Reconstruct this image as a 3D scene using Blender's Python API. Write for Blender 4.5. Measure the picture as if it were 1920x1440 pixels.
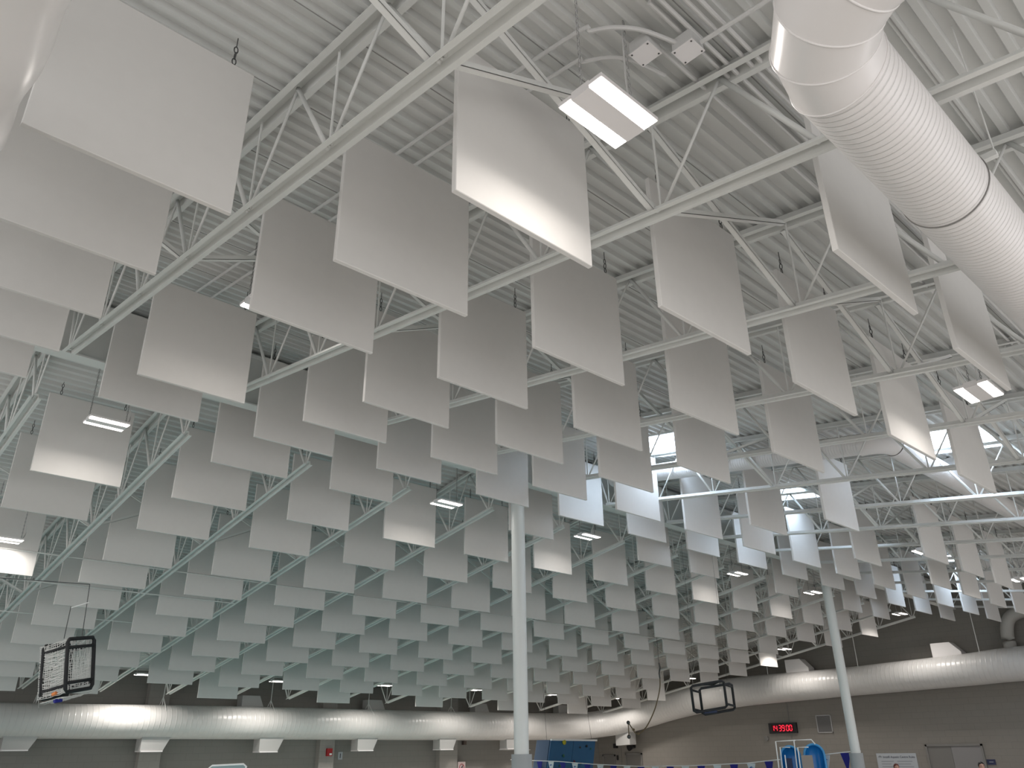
import bpy, math, random
from mathutils import Vector, Matrix
random.seed(7)
C = bpy.context.scene
for o in list(bpy.data.objects): bpy.data.objects.remove(o)
COL = C.collection
H = 2.18            # eye height above the pool deck; all coordinates below are measured from the eye
PI = math.pi

# ------------------------------------------------------------------ camera
f_px, yaw, pitch, roll = 1482.66, 0.81083, 0.43303, -0.013732
cam_d = bpy.data.cameras.new('camera'); cam = bpy.data.objects.new('camera', cam_d); COL.objects.link(cam)
cam_d.sensor_width = 36; cam_d.sensor_fit = 'HORIZONTAL'; cam_d.lens = f_px/1920*36; cam_d.clip_start = .05; cam_d.clip_end = 300
Fv = Vector((math.cos(pitch)*math.cos(yaw), math.cos(pitch)*math.sin(yaw), math.sin(pitch)))
Rv = Fv.cross(Vector((0, 0, 1))).normalized(); Uv = Rv.cross(Fv)
R2 = Rv*math.cos(roll) + Uv*math.sin(roll); U2 = -Rv*math.sin(roll) + Uv*math.cos(roll)
M = Matrix((R2, U2, -Fv)).transposed().to_4x4(); M.translation = Vector((0, 0, H))
cam.matrix_world = M
C.camera = cam

# ------------------------------------------------------------------ world and exposure
w = bpy.data.worlds.new('world'); C.world = w; w.use_nodes = True
bg = w.node_tree.nodes['Background']; bg.inputs[0].default_value = (.97, .95, .95, 1); bg.inputs[1].default_value = 1.35
C.view_settings.view_transform = 'Standard'; C.view_settings.look = 'None'
C.view_settings.gamma = 1; C.view_settings.use_curve_mapping = False
C.view_settings.exposure = 0.27
LAMP_E = 9.0         # look of the led lenses
LAMP_W = 15.0        # watts of each half of a led light
SKY_E = 13.0          # strength of the skylight glazing

# ------------------------------------------------------------------ materials
def mat(name, col, rough=.6, metal=0, noise=0, nscale=20, bump=0, emis=None, es=0, spec=.5):
    m = bpy.data.materials.new(name); m.use_nodes = True
    nt = m.node_tree; b = nt.nodes['Principled BSDF']
    b.inputs['Base Color'].default_value = (*col, 1); b.inputs['Roughness'].default_value = rough
    b.inputs['Metallic'].default_value = metal; b.inputs['Specular IOR Level'].default_value = spec
    if noise or bump:
        tc = nt.nodes.new('ShaderNodeTexCoord'); n = nt.nodes.new('ShaderNodeTexNoise')
        n.inputs['Scale'].default_value = nscale; n.inputs['Detail'].default_value = 4
        nt.links.new(tc.outputs['Object'], n.inputs['Vector'])
        if noise:
            r = nt.nodes.new('ShaderNodeMapRange'); r.inputs['To Min'].default_value = 1-noise; r.inputs['To Max'].default_value = 1+noise*.3
            nt.links.new(n.outputs['Fac'], r.inputs['Value'])
            mx = nt.nodes.new('ShaderNodeVectorMath'); mx.operation = 'SCALE'; mx.inputs[0].default_value = col
            nt.links.new(r.outputs[0], mx.inputs['Scale']); nt.links.new(mx.outputs[0], b.inputs['Base Color'])
        if bump:
            bp = nt.nodes.new('ShaderNodeBump'); bp.inputs['Strength'].default_value = bump; bp.inputs['Distance'].default_value = .01
            nt.links.new(n.outputs['Fac'], bp.inputs['Height']); nt.links.new(bp.outputs[0], b.inputs['Normal'])
    if emis:
        b.inputs['Emission Color'].default_value = (*emis, 1); b.inputs['Emission Strength'].default_value = es
    return m
def block_mat(name, col, vertical_axis_swap):
    m = mat(name, col, .75); nt = m.node_tree; b = nt.nodes['Principled BSDF']
    tc = nt.nodes.new('ShaderNodeTexCoord'); sp = nt.nodes.new('ShaderNodeSeparateXYZ'); cb = nt.nodes.new('ShaderNodeCombineXYZ')
    nt.links.new(tc.outputs['Object'], sp.inputs[0])
    nt.links.new(sp.outputs['Y' if vertical_axis_swap else 'X'], cb.inputs['X']); nt.links.new(sp.outputs['Z'], cb.inputs['Y'])
    br = nt.nodes.new('ShaderNodeTexBrick'); br.inputs['Scale'].default_value = 1; br.inputs['Brick Width'].default_value = .4
    br.inputs['Row Height'].default_value = .2; br.inputs['Mortar Size'].default_value = .006
    br.inputs['Color1'].default_value = (*col, 1); br.inputs['Color2'].default_value = (*[c*.97 for c in col], 1)
    br.inputs['Mortar'].default_value = (*[c*.86 for c in col], 1)
    nt.links.new(cb.outputs[0], br.inputs['Vector']); nt.links.new(br.outputs['Color'], b.inputs['Base Color'])
    bp = nt.nodes.new('ShaderNodeBump'); bp.inputs['Strength'].default_value = .4; bp.inputs['Distance'].default_value = .006; bp.invert = True
    nt.links.new(br.outputs['Fac'], bp.inputs['Height']); nt.links.new(bp.outputs[0], b.inputs['Normal'])
    return m
def duct_mat(name, col, pitch_m, amp=.10):
    # spiral lock seams: u runs along the duct in metres, v once around it
    m = mat(name, col, .32, 0, spec=.5); nt = m.node_tree; b = nt.nodes['Principled BSDF']
    uv = nt.nodes.new('ShaderNodeUVMap'); sp = nt.nodes.new('ShaderNodeSeparateXYZ'); nt.links.new(uv.outputs[0], sp.inputs[0])
    d = nt.nodes.new('ShaderNodeMath'); d.operation = 'DIVIDE'; d.inputs[1].default_value = pitch_m; nt.links.new(sp.outputs['X'], d.inputs[0])
    a = nt.nodes.new('ShaderNodeMath'); a.operation = 'ADD'; nt.links.new(d.outputs[0], a.inputs[0]); nt.links.new(sp.outputs['Y'], a.inputs[1])
    fr = nt.nodes.new('ShaderNodeMath'); fr.operation = 'FRACT'; nt.links.new(a.outputs[0], fr.inputs[0])
    cr = nt.nodes.new('ShaderNodeValToRGB'); e = cr.color_ramp.elements
    e[0].position = 0; e[0].color = (0, 0, 0, 1); e[1].position = .14; e[1].color = (1, 1, 1, 1)
    x = e.new(.28); x.color = (0, 0, 0, 1)
    nt.links.new(fr.outputs[0], cr.inputs[0])
    bp = nt.nodes.new('ShaderNodeBump'); bp.inputs['Strength'].default_value = 1; bp.inputs['Distance'].default_value = pitch_m*amp
    tcn = nt.nodes.new('ShaderNodeTexCoord'); nz = nt.nodes.new('ShaderNodeTexNoise'); nz.inputs['Scale'].default_value = 2.2
    nt.links.new(tcn.outputs['Object'], nz.inputs['Vector'])
    bp2 = nt.nodes.new('ShaderNodeBump'); bp2.inputs['Strength'].default_value = .35; bp2.inputs['Distance'].default_value = .05
    nt.links.new(nz.outputs['Fac'], bp2.inputs['Height']); nt.links.new(bp2.outputs[0], bp.inputs['Normal'])
    nt.links.new(cr.outputs[0], bp.inputs['Height']); nt.links.new(bp.outputs[0], b.inputs['Normal'])
    return m
STEEL = mat('white_painted_steel', (.72, .73, .71), .45, noise=.05, nscale=6)
DECK = mat('white_painted_deck', (.66, .67, .655), .5, noise=.06, nscale=3)
BAFF = mat('off_white_baffle_fabric', (.70, .69, .67), .9, noise=.04, nscale=9, bump=.05, spec=.1)
HOOK = mat('dark_zinc_hook', (.10, .10, .10), .4, .7)
CHAIN = mat('grey_chain', (.42, .42, .42), .4, .6)
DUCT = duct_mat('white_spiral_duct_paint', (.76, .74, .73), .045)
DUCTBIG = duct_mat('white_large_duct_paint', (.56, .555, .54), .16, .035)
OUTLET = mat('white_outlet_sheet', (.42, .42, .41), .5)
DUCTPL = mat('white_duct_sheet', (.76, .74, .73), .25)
CONDUIT = mat('grey_white_conduit', (.62, .62, .61), .35)
HOUSING = mat('white_lamp_housing', (.80, .78, .78), .4)
LENS = mat('lit_led_lens', (1, 1, 1), .3, emis=(1.0, .93, .86), es=LAMP_E)
GLAZE = mat('bright_skylight_glazing', (.9, .95, 1), .3, emis=(.66, .81, 1.0), es=SKY_E)
WALLR = block_mat('painted_block_right', (.225, .212, .19), True)
WALLF = block_mat('painted_block_far', (.225, .22, .205), False)
PILAS = block_mat('painted_block_pilaster', (.30, .29, .27), False)
BLACK = mat('black_plastic', (.012, .012, .014), .4)
FOAM = mat('black_foam_padding', (.01, .011, .013), .7)
NET = mat('white_net_string', (.72, .72, .70), .8)
RED = mat('red_alarm', (.35, .012, .015), .35)
BLUE = mat('blue_climbing_panel', (.018, .12, .27), .45, noise=.15, nscale=5)
SLIDE = mat('blue_fibreglass', (.015, .20, .55), .25)
RAIL = mat('white_rail', (.85, .86, .86), .3)
NAVY = mat('navy_flag_cloth', (.01, .012, .22), .7)
WHITEF = mat('white_flag_cloth', (.62, .68, .72), .7)
LOGOB = mat('blue_print', (.02, .10, .35), .6)
DOORM = mat('grey_door_paint', (.22, .215, .215), .5)
DOORG = mat('dark_door_paint', (.17, .165, .155), .5)
FRAME = mat('grey_door_frame', (.19, .185, .175), .5)
SIGNW = mat('pale_sign_board', (.40, .43, .46), .5)
SIGNT = mat('dark_sign_print', (.03, .035, .06), .6)
SIGNG = mat('grey_sign_print', (.22, .24, .26), .6)
VENTM = mat('grey_vent_mesh', (.20, .20, .205), .5, .3)
LED = mat('red_led_segment', (.2, 0, 0), .4, emis=(1, .02, .05), es=1.7)
LEDOFF = mat('dark_red_glass', (.05, .002, .004), .2)
PAD = mat('grey_column_padding', (.34, .36, .37), .7)
COLM = mat('white_column_paint', (.66, .69, .68), .4)
FLOORM = mat('beige_pool_deck_tile', (.72, .68, .63), .5, noise=.08, nscale=4)
WATER = mat('teal_pool_water', (.27, .58, .60), .12)
ROPE = mat('brown_rope', (.16, .12, .07), .9)
CABLE = mat('thin_dark_cable', (.05, .055, .055), .5)
SKIN = mat('skin', (.55, .33, .26), .5)
SHIRT = mat('red_shirt_cloth', (.35, .05, .05), .8)
SHIRTD = mat('dark_shirt_cloth', (.03, .03, .04), .8)
SHORT = mat('navy_shorts_cloth', (.03, .04, .09), .8)
HAIRR = mat('auburn_hair', (.12, .025, .018), .6)
HAIRB = mat('black_hair', (.008, .007, .007), .5)
YEL = mat('yellow_hold', (.45, .42, .02), .5)
GRN = mat('green_hold', (.02, .12, .08), .5)
REDH = mat('maroon_hold', (.12, .02, .05), .5)
ORANGE = mat('orange_buoy', (.7, .22, .06), .5)
TEALP = mat('teal_grey_board', (.20, .30, .31), .3)

# ------------------------------------------------------------------ mesh helpers
class MB:
    def __init__(s): s.v = []; s.f = []; s.uv = None
    def box(s, x0, x1, y0, y1, z0, z1):
        s.obox(Vector((x0, y0, z0)), Vector((x1-x0, 0, 0)), Vector((0, y1-y0, 0)), Vector((0, 0, z1-z0))); return s
    def obox(s, o, a, b, c):
        n = len(s.v)
        for k in range(8): s.v.append(tuple(o + a*(k & 1) + b*((k >> 1) & 1) + c*((k >> 2) & 1)))
        flip = a.cross(b).dot(c) < 0
        for q in ((0, 2, 3, 1), (4, 5, 7, 6), (0, 1, 5, 4), (2, 6, 7, 3), (0, 4, 6, 2), (1, 3, 7, 5)):
            q = q[::-1] if flip else q
            s.f.append(tuple(n+i for i in q))
        return s
    def bar(s, p, q, w, h, up=(0, 0, 1)):
        p = Vector(p); q = Vector(q); d = (q-p); n = d.normalized(); u = Vector(up)
        sd = n.cross(u)
        if sd.length < 1e-4: sd = n.cross(Vector((1, 0, 0)))
        sd.normalize(); u = sd.cross(n)
        return s.obox(p - sd*w/2 - u*h/2, d, sd*w, u*h)
    def tube(s, pts, r, n=8, closed=False, cap=True):
        pts = [Vector(p) for p in pts]; rs = r if isinstance(r, (list, tuple)) else [r]*len(pts)
        b0 = len(s.v); N = len(pts); up = None
        for i, p in enumerate(pts):
            if closed: t = (pts[(i+1) % N]-pts[i-1]).normalized()
            else: t = (pts[min(i+1, N-1)]-pts[max(i-1, 0)]).normalized()
            if up is None:
                a = Vector((0, 0, 1)) if abs(t.z) < .9 else Vector((1, 0, 0)); up = (a - t*a.dot(t)).normalized()
            else:
                up = (up - t*up.dot(t)); up = up.normalized() if up.length > 1e-6 else Vector((1, 0, 0))
            sd = t.cross(up)
            for k in range(n):
                an = 2*PI*k/n; s.v.append(tuple(p + (up*math.cos(an) + sd*math.sin(an))*rs[i]))
        for i in range(N if closed else N-1):
            j = (i+1) % N
            for k in range(n):
                k2 = (k+1) % n; s.f.append((b0+i*n+k, b0+i*n+k2, b0+j*n+k2, b0+j*n+k))
        if cap and not closed:
            s.f.append(tuple(b0+k for k in range(n))[::-1]); s.f.append(tuple(b0+(N-1)*n+k for k in range(n)))
        return s
    def prism(s, poly, ax, t0, t1):
        # polygon in the two other axes, extruded along ax
        n = len(poly); b = len(s.v)
        for t in (t0, t1):
            for (a, c) in poly:
                s.v.append({'x': (t, a, c), 'y': (a, t, c), 'z': (a, c, t)}[ax])
        s.f.append(tuple(range(b, b+n))[::-1]); s.f.append(tuple(range(b+n, b+2*n)))
        for k in range(n):
            k2 = (k+1) % n; s.f.append((b+k, b+k2, b+n+k2, b+n+k))
        return s
    def sphere(s, c, r, nu=12, nv=8, sc=(1, 1, 1)):
        b = len(s.v); c = Vector(c)
        for i in range(nv+1):
            th = PI*i/nv
            for k in range(nu):
                ph = 2*PI*k/nu; s.v.append((c.x+r*sc[0]*math.sin(th)*math.cos(ph), c.y+r*sc[1]*math.sin(th)*math.sin(ph), c.z+r*sc[2]*math.cos(th)))
        for i in range(nv):
            for k in range(nu):
                k2 = (k+1) % nu; s.f.append((b+i*nu+k, b+(i+1)*nu+k, b+(i+1)*nu+k2, b+i*nu+k2))
        return s
ORG = {}
def props(o, label, cat, group=None, kind=None):
    if label: o['label'] = label
    if cat: o['category'] = cat
    if group: o['group'] = group
    if kind: o['kind'] = kind
    return o
def mesh_from(mb, name, off, smooth=False):
    me = bpy.data.meshes.new(name)
    me.from_pydata([(x-off[0], y-off[1], z-off[2]) for x, y, z in mb.v], [], mb.f)
    if smooth:
        me.polygons.foreach_set('use_smooth', [True]*len(me.polygons))
    me.update(); return me
def thing(name, label, cat, loc=(0, 0, 0), group=None, rz=0):
    o = bpy.data.objects.new(name, None); COL.objects.link(o); o.empty_display_size = .1
    o.location = (loc[0], loc[1], loc[2]+H); o.rotation_euler = (0, 0, rz); ORG[o.name] = Vector(loc)
    return props(o, label, cat, group)
def part(name, mb, m, parent, smooth=False, local=False, label=None):
    off = Vector((0, 0, 0)) if local else ORG[parent.name]
    me = mesh_from(mb, name, off, smooth); me.materials.append(m)
    o = bpy.data.objects.new(name, me); COL.objects.link(o); o.parent = parent; ORG[o.name] = ORG.get(parent.name, Vector())
    if label: o['label'] = label
    return o
def solo(name, mb, m, label=None, cat=None, group=None, kind=None, smooth=False):
    xs = [v[0] for v in mb.v]; ys = [v[1] for v in mb.v]; zs = [v[2] for v in mb.v]
    off = Vector(((min(xs)+max(xs))/2, (min(ys)+max(ys))/2, min(zs)))
    me = mesh_from(mb, name, off, smooth); me.materials.append(m)
    o = bpy.data.objects.new(name, me); COL.objects.link(o); o.location = (off.x, off.y, off.z+H); ORG[o.name] = off
    return props(o, label, cat, group, kind)
def copy_tree(o, parent=None):
    c = o.copy(); COL.objects.link(c)
    if parent: c.parent = parent
    for ch in list(o.children): copy_tree(ch, c)
    return c
def autosmooth(o, ang=40):
    me = o.data
    me.polygons.foreach_set('use_smooth', [True]*len(me.polygons))
    try: me.set_sharp_from_angle(angle=math.radians(ang))
    except Exception: pass
def duct_mesh(pts, rs, n=40, step=.25):
    # round duct along a path with uv = metres along, turns around; seam kept on top
    P = [Vector(p) for p in pts]; b = MB(); uvs = []; d = 0; ring = []
    for i, p in enumerate(P):
        t = (P[min(i+1, len(P)-1)]-P[max(i-1, 0)]).normalized()
        sd = t.cross(Vector((0, 0, 1)))
        sd = sd.normalized(); up = sd.cross(t).normalized()
        if i: d += (P[i]-P[i-1]).length
        for k in range(n+1):
            a = 2*PI*k/n; b.v.append(tuple(p + (up*math.cos(a) + sd*math.sin(a))*rs[i])); uvs.append((d, k/n))
    for i in range(len(P)-1):
        for k in range(n):
            a0 = i*(n+1)+k; b.f.append((a0, a0+1, a0+n+2, a0+n+1))
    b.uv = uvs; return b
def put_uv(o, mb):
    me = o.data; uv = me.uv_layers.new(name='UVMap')
    for li, l in enumerate(me.loops): uv.data[li].uv = mb.uv[l.vertex_index]
def spline(pts, rs=None, n=8):
    P = [Vector(p) for p in pts]; out = []; ro = []
    for i in range(len(P)-1):
        p0 = P[max(i-1, 0)]; p1 = P[i]; p2 = P[i+1]; p3 = P[min(i+2, len(P)-1)]
        for k in range(n):
            t = k/n
            out.append(.5*((2*p1)+(p2-p0)*t+(2*p0-5*p1+4*p2-p3)*t*t+(3*p1-p0-3*p2+p3)*t**3))
            if rs: ro.append(rs[i]*(1-t)+rs[i+1]*t)
    out.append(P[-1])
    if rs: ro.append(rs[-1]); return out, ro
    return out
ORD = ['first', 'second', 'third', 'fourth', 'fifth', 'sixth', 'seventh', 'eighth', 'ninth', 'tenth', 'eleventh', 'twelfth', 'thirteenth', 'fourteenth', 'fifteenth', 'sixteenth']

# ------------------------------------------------------------------ roof geometry (two slopes meeting at the ridge girder)
W, HB = 1.22, 1.203
def col_i(x): return (x-.355)/2.0
def dz(x):
    i = col_i(x); i = max(0, i); return .000227*i - .00106*i*i
def xcol(i): return .35498 + 2.00064*i - .0010024*i*i
def z1(y): return 2.61122 + .133175*y
def z2(y): return 5.83029 - .176382*y
OFF1, OFF2, YR = 1.48, 1.42, 10.2
def zdeck(x, y): return (z1(y)+OFF1 if y <= YR else z2(y)+OFF2) + dz(x)
XJ = [xcol(k)+W+.39 for k in range(-3, 15)]
SKY = [(11.0, 12.25, 7.45, 8.65), (13.05, 14.4, 3.3, 4.45), (15.7, 16.7, 7.6, 8.7), (25.0, 26.2, 7.45, 8.65)]

# deck: ribs run across the joists
xb = sorted(set([-6.0, 31.3] + XJ + [s[0] for s in SKY] + [s[1] for s in SKY]))
def deck_profile(y0, y1):
    pts = []; p = .1524; y = y0
    while y < y1-1e-6:
        for (dy, dzz) in ((0, 0), (.046, 0), (.060, .045), (.138, .045)):
            if y+dy < y1: pts.append((y+dy, dzz))
        y += p
    pts.append((y1, 0)); return pts
for name, y0, y1 in (('ceiling', -3.2, YR), ('ceiling', YR, 27.3)):
    b = MB(); pr = deck_profile(y0, y1)
    for a in range(len(xb)-1):
        xa, xc = xb[a], xb[a+1]; xm = (xa+xc)/2; base = len(b.v)
        for (y, h) in pr:
            yy = min(y, YR-1e-4) if name == 'ceiling' and y1 == YR else max(y, YR+1e-4)
            b.v.append((xa, y, zdeck(xa, yy)+h)); b.v.append((xc, y, zdeck(xc, yy)+h))
        holes = [s for s in SKY if s[0] <= xm <= s[1]]
        for k in range(len(pr)-1):
            ym = (pr[k][0]+pr[k+1][0])/2
            if any(s[2] < ym < s[3] for s in holes): continue
            b.f.append((base+2*k, base+2*k+2, base+2*k+3, base+2*k+1))
    solo(name, b, DECK, kind='structure')
# sheet laps in the deck, drawn as thin grey seam strips
b = MB()
for y in [(-3.2+.1524*k+.023) for k in range(3, 86, 6)]:
    for a in range(len(XJ)-1):
        if any(s[0] < XJ[a+1] and s[1] > XJ[a] and s[2]-.2 < y < s[3]+.2 for s in SKY): continue
        b.bar((XJ[a]+.06, y, zdeck(XJ[a], y)-.004), (XJ[a+1]-.06, y, zdeck(XJ[a+1], y)-.002), .006, .005)
solo('trim_1', b, mat('grey_deck_lap_seam', (.30, .30, .29), .8), kind='structure')

# room shell
solo('floor', MB().box(-8, 32, -6, 28, -2.3, -2.18), FLOORM, kind='structure')
solo('floor', MB().box(1, 21, 9, 24.5, -2.18, -2.17), WATER, kind='structure')
def zt(x, y): return zdeck(x, y)+.05
b = MB(); yb = [-3.2, YR, 27.3]; n = 0
poly = [(-3.2, -2.18), (27.4, -2.18), (27.4, zt(31.3, 27.3)), (YR, zt(31.3, YR)), (-3.2, zt(31.3, -3.2))]
solo('wall_right', MB().prism(poly, 'x', 31.3, 31.5), WALLR, kind='structure')
solo('wall_far', MB().box(-8, 31.3, 27.3, 27.5, -2.18, z2(27.3)+OFF2+.05), WALLF, kind='structure')
for k, (xa, xc) in enumerate(((9.9, 10.55), (16.1, 16.7), (21.5, 22.4))):
    solo('trim_%d' % (k+2), MB().box(xa, xc, 27.05, 27.3, -2.18, z2(27.3)+OFF2), PILAS, kind='structure')

# ridge girder
ge = thing('roof_girder', 'deep white steel ridge girder crossing the hall above the round columns', 'girder', (12, YR+.1, 4.58))
bw, bf, bt = MB(), MB(), MB()
xs = [-6.0]+XJ+[31.3]
for a in range(len(xs)-1):
    xa, xc = xs[a], xs[a+1]; da, dc = dz(xa), dz(xc)
    bw.obox(Vector((xa, YR+.094, 4.60+da)), Vector((xc-xa, 0, dc-da)), Vector((0, .012, 0)), Vector((0, 0, .80)))
    bf.obox(Vector((xa, YR-.01, 4.58+da)), Vector((xc-xa, 0, dc-da)), Vector((0, .22, 0)), Vector((0, 0, .02)))
    bt.obox(Vector((xa, YR+.0, 5.36+da)), Vector((xc-xa, 0, dc-da)), Vector((0, .2, 0)), Vector((0, 0, .02)))
part('web_plate', bw, STEEL, ge); part('bottom_flange', bf, STEEL, ge); part('top_flange', bt, STEEL, ge)

# joists
def hat(b, ya, yb_, za, zb_, up=True, w=.075, wi=.036, h=.055, t=.005):
    # hat section chord along Y at x = 0: two lips and a channel between them
    prof = [(-w, 0), (-wi, 0), (-wi+.008, h), (wi-.008, h), (wi, 0), (w, 0)]
    if not up: prof = [(x, -z) for x, z in prof]
    base = len(b.v)
    for (y, z) in ((ya, za), (yb_, zb_)):
        for (x, zz) in prof: b.v.append((x, y, z+zz))
        for (x, zz) in prof: b.v.append((x, y, z+zz+(t if up else -t)))
    m = len(prof)
    for k in range(m-1):
        b.f.append((base+k, base+2*m+k, base+2*m+k+1, base+k+1))
        b.f.append((base+m+k, base+m+k+1, base+3*m+k+1, base+3*m+k))
        b.f.append((base+k, base+k+1, base+m+k+1, base+m+k)); b.f.append((base+2*m+k, base+3*m+k, base+3*m+k+1, base+2*m+k+1))
    b.f.append((base, base+m, base+3*m, base+2*m)); b.f.append((base+m-1, base+3*m-1, base+4*m-1, base+2*m-1)[::1])
def make_joist(which):
    if which == 1:
        zf, ybot, ytop, nodes, ob, oc = z1, (-2.6, 9.86), (-3.0, 10.15), [9.8-1.2*k for k in range(0, 11)], .50, 1.48
    else:
        zf, ybot, ytop, nodes, ob, oc = z2, (11.08, 25.7), (10.32, 27.2), [11.17+1.21*k for k in range(0, 13)], .36, 1.42
    t = thing('roof_joist', 'x', 'roof joist', (0, ytop[0], 0), 'open web roof joists')
    def L(b): return b
    b = MB(); hat(b, ybot[0], ybot[1], zf(ybot[0])+ob, zf(ybot[1])+ob); part('bottom_chord', b, STEEL, t)
    b = MB(); hat(b, ytop[0], ytop[1], zf(ytop[0])+oc-.092, zf(ytop[1])+oc-.092, w=.095, wi=.045, h=.085); part('top_chord', b, STEEL, t)
    for k, y in enumerate(nodes):
        zb_ = zf(y)+ob+.04
        b = MB(); b.tube([(0, y, zb_), (0, y, zf(y)+oc-.06)], .010, 6); part('web_rod', b, STEEL, t)
        for s in (-.6, .6):
            yt = min(max(y+s, ytop[0]+.05), ytop[1]-.05)
            b = MB(); b.tube([(0, y+s*.04, zb_), (0, yt, zf(yt)+oc-.06)], .020 if s > 0 else .0125, 6); part('web_rod', b, STEEL, t, smooth=True)
    return t
for which in (1, 2):
    proto = make_joist(which); ks = list(range(0, 15)); first = True
    for k in [-1]+ks:
        x = xcol(k)+W+.39
        o = proto if first else copy_tree(proto); first = False
        o.location = (x, o.location.y, H+dz(x))
        o['label'] = 'white open web steel joist, %s from the left, %s slope of the roof' % (ORD[k+1], 'near' if which == 1 else 'far')

# cross bracing between the joists
def brace(x0, x1, y, zf, ob, oc, label):
    t = thing('cross_brace', label, 'brace', ((x0+x1)/2, y, zf(y)+ob+dz(x0)), 'cross braces between joists')
    d0, d1 = dz(x0), dz(x1)
    for (pa, pb, w_) in (((x0+.04, y-.02, zf(y)+ob+.03+d0), (x1-.04, y-.02, zf(y)+oc-.11+d1), 0), ((x0+.04, y+.03, zf(y)+oc-.11+d0), (x1-.04, y+.03, zf(y)+ob+.03+d1), 1)):
        b = MB(); pa = Vector(pa); pb = Vector(pb)
        b.obox(pa, pb-pa, Vector((0, .045, 0)), Vector((0, 0, .005))); b.obox(pa, pb-pa, Vector((0, .005, 0)), Vector((0, 0, .045)))
        part('angle_bar', b, STEEL, t)
for (y, zf, ob, oc, nm) in ((2.6, z1, .5, 1.48, 'nearest brace line'), (6.2, z1, .5, 1.48, 'brace line before the ridge'), (14.8, z2, .36, 1.42, 'first brace line past the ridge'),
                        (18.43, z2, .36, 1.42, 'second brace line past the ridge'), (22.06, z2, .36, 1.42, 'last brace line past the ridge')):
    for k in range(-1, 14):
        if k == 5 and y == 6.2: continue
        brace(xcol(k)+W+.39, xcol(k+1)+W+.39, y, zf, ob, oc, 'white angle cross brace, %s from the left on the %s' % (ORD[k+1], nm))
b = MB(); b.tube([(xcol(-1)+W, 16.35, z2(16.35)+.43), (14, 16.35, z2(16.35)+.43+dz(14)), (30, 16.35, z2(16.35)+.43+dz(30))], .012, 6)
solo('bridging_rod', b, STEEL, 'long thin white bridging rod over the far joists\' bottom chords', 'rod')

for y, lb in ((17.6, 'thin white tie rod nearer the ridge, above the netted goal'), (19.5, 'thin white tie rod farther from the ridge, above the netted goal')):
    b = MB(); b.tube([(xcol(-1)+W, y, z2(y)+.35), (8, y, z2(y)+.35)], .014, 6)
    solo('tie_rod', b, STEEL, lb, 'rod')

# round columns
for x, nm in ((9.89, 'white round column at the middle of the hall, grey pad at its foot'), (21.8, 'white round column at the right, beside the blue flags')):
    zt_ = 4.58+dz(x)
    t = thing('round_column', nm, 'column', (x, YR+.1, -2.18), 'round columns under the ridge')
    part('shaft', MB().tube([(x, YR+.1, -2.18), (x, YR+.1, zt_-.02)], .122, 32), COLM, t, smooth=False); autosmooth(t.children[0])
    part('cap_plate', MB().box(x-.17, x+.17, YR-.07, YR+.27, zt_-.02, zt_), STEEL, t)
    p = part('padding_sleeve', MB().tube([(x, YR+.1, -2.18), (x, YR+.1, -.07 if x < 15 else -.19)], .168, 32), PAD, t, label='grey padded sleeve'); autosmooth(p)

# ------------------------------------------------------------------ acoustic baffles
def make_hanger(x):
    b = MB()
    b.tube([(x, 0, HB-.05), (x, 0, HB+.02)], .004, 6)
    for (zc, r1, pl) in ((HB+.045, .030, 0), (HB+.10, .032, 1), (HB+.155, .030, 0)):
        pts = []
        for k in range(10):
            a = 2*PI*k/10; pts.append((x+(.014*math.cos(a) if pl == 0 else 0), (.014*math.cos(a) if pl else 0), zc+r1*math.sin(a)))
        b.tube(pts, .0045, 5, closed=True)
    b.tube([(x, 0, HB+.18), (x, 0, HB+.27)], .004, 5)
    return b
proto_b = thing('ceiling_baffle', 'x', 'acoustic baffle', (0, 0, 0), 'hanging acoustic baffles')
pb = MB(); T = .021; bv = .004
for (y, e) in ((-T, bv), (-T+bv, 0), (T-bv, 0), (T, bv)):
    pb.v += [(e, y, e), (W-e, y, e), (W-e, y, HB-e), (e, y, HB-e)]
for k in range(3):
    for q in range(4): pb.f.append((4*k+q, 4*k+(q+1) % 4, 4*k+4+(q+1) % 4, 4*k+4+q))
pb.f.append((0, 3, 2, 1)); pb.f.append((12, 13, 14, 15))
part('panel', pb, BAFF, proto_b, local=True)
part('hanger', make_hanger(.15), HOOK, proto_b, local=True); part('hanger', make_hanger(W-.15), HOOK, proto_b, local=True)
present = []
mincol = {0: 2, 1: 1, 2: 0, 3: 0, 4: 0, 5: 0, 6: 0}
gone1 = {(0, 1), (0, 4), (4, 1), (4, 9), (2, 5), (3, 5), (4, 5), (3, 7), (4, 7), (3, 11)}
maxc1 = {0: 3, 1: 5, 2: 5, 3: 10, 4: 13, 5: 14, 6: 14}
for j in range(0, 7):
    for i in range(0, maxc1[j]+1):
        if i == 0 and j < 2: continue
        if (j, i) in gone1: continue
        if j == 2 and i > 5: continue
        present.append((1, j, i))
gone2 = {(0, 1), (0, 4), (0, 6), (0, 9), (0, 11), (0, 14), (3, 1), (3, 14), (7, 1), (7, 14), (10, 4), (10, 6), (10, 8), (10, 10), (10, 12), (10, 14)}
for j in range(0, 11):
    for i in range(0, 15):
        if i == 0 or (i == 1 and j > 4): continue
        if (j, i) in gone2: continue
        present.append((2, j, i))
lit = {(1, 1, 1): 'lamp lit', (2, 1, 1): 'lamp lit', (2, 1, 4): 'lamp lit', (2, 1, 6): 'lamp lit', (1, 5, 5): 'blue daylit', (1, 5, 6): 'blue daylit', (1, 5, 7): 'blue daylit', (1, 1, 4): 'lamp lit', (2, 4, 1): 'lamp lit'}
first = True
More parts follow.
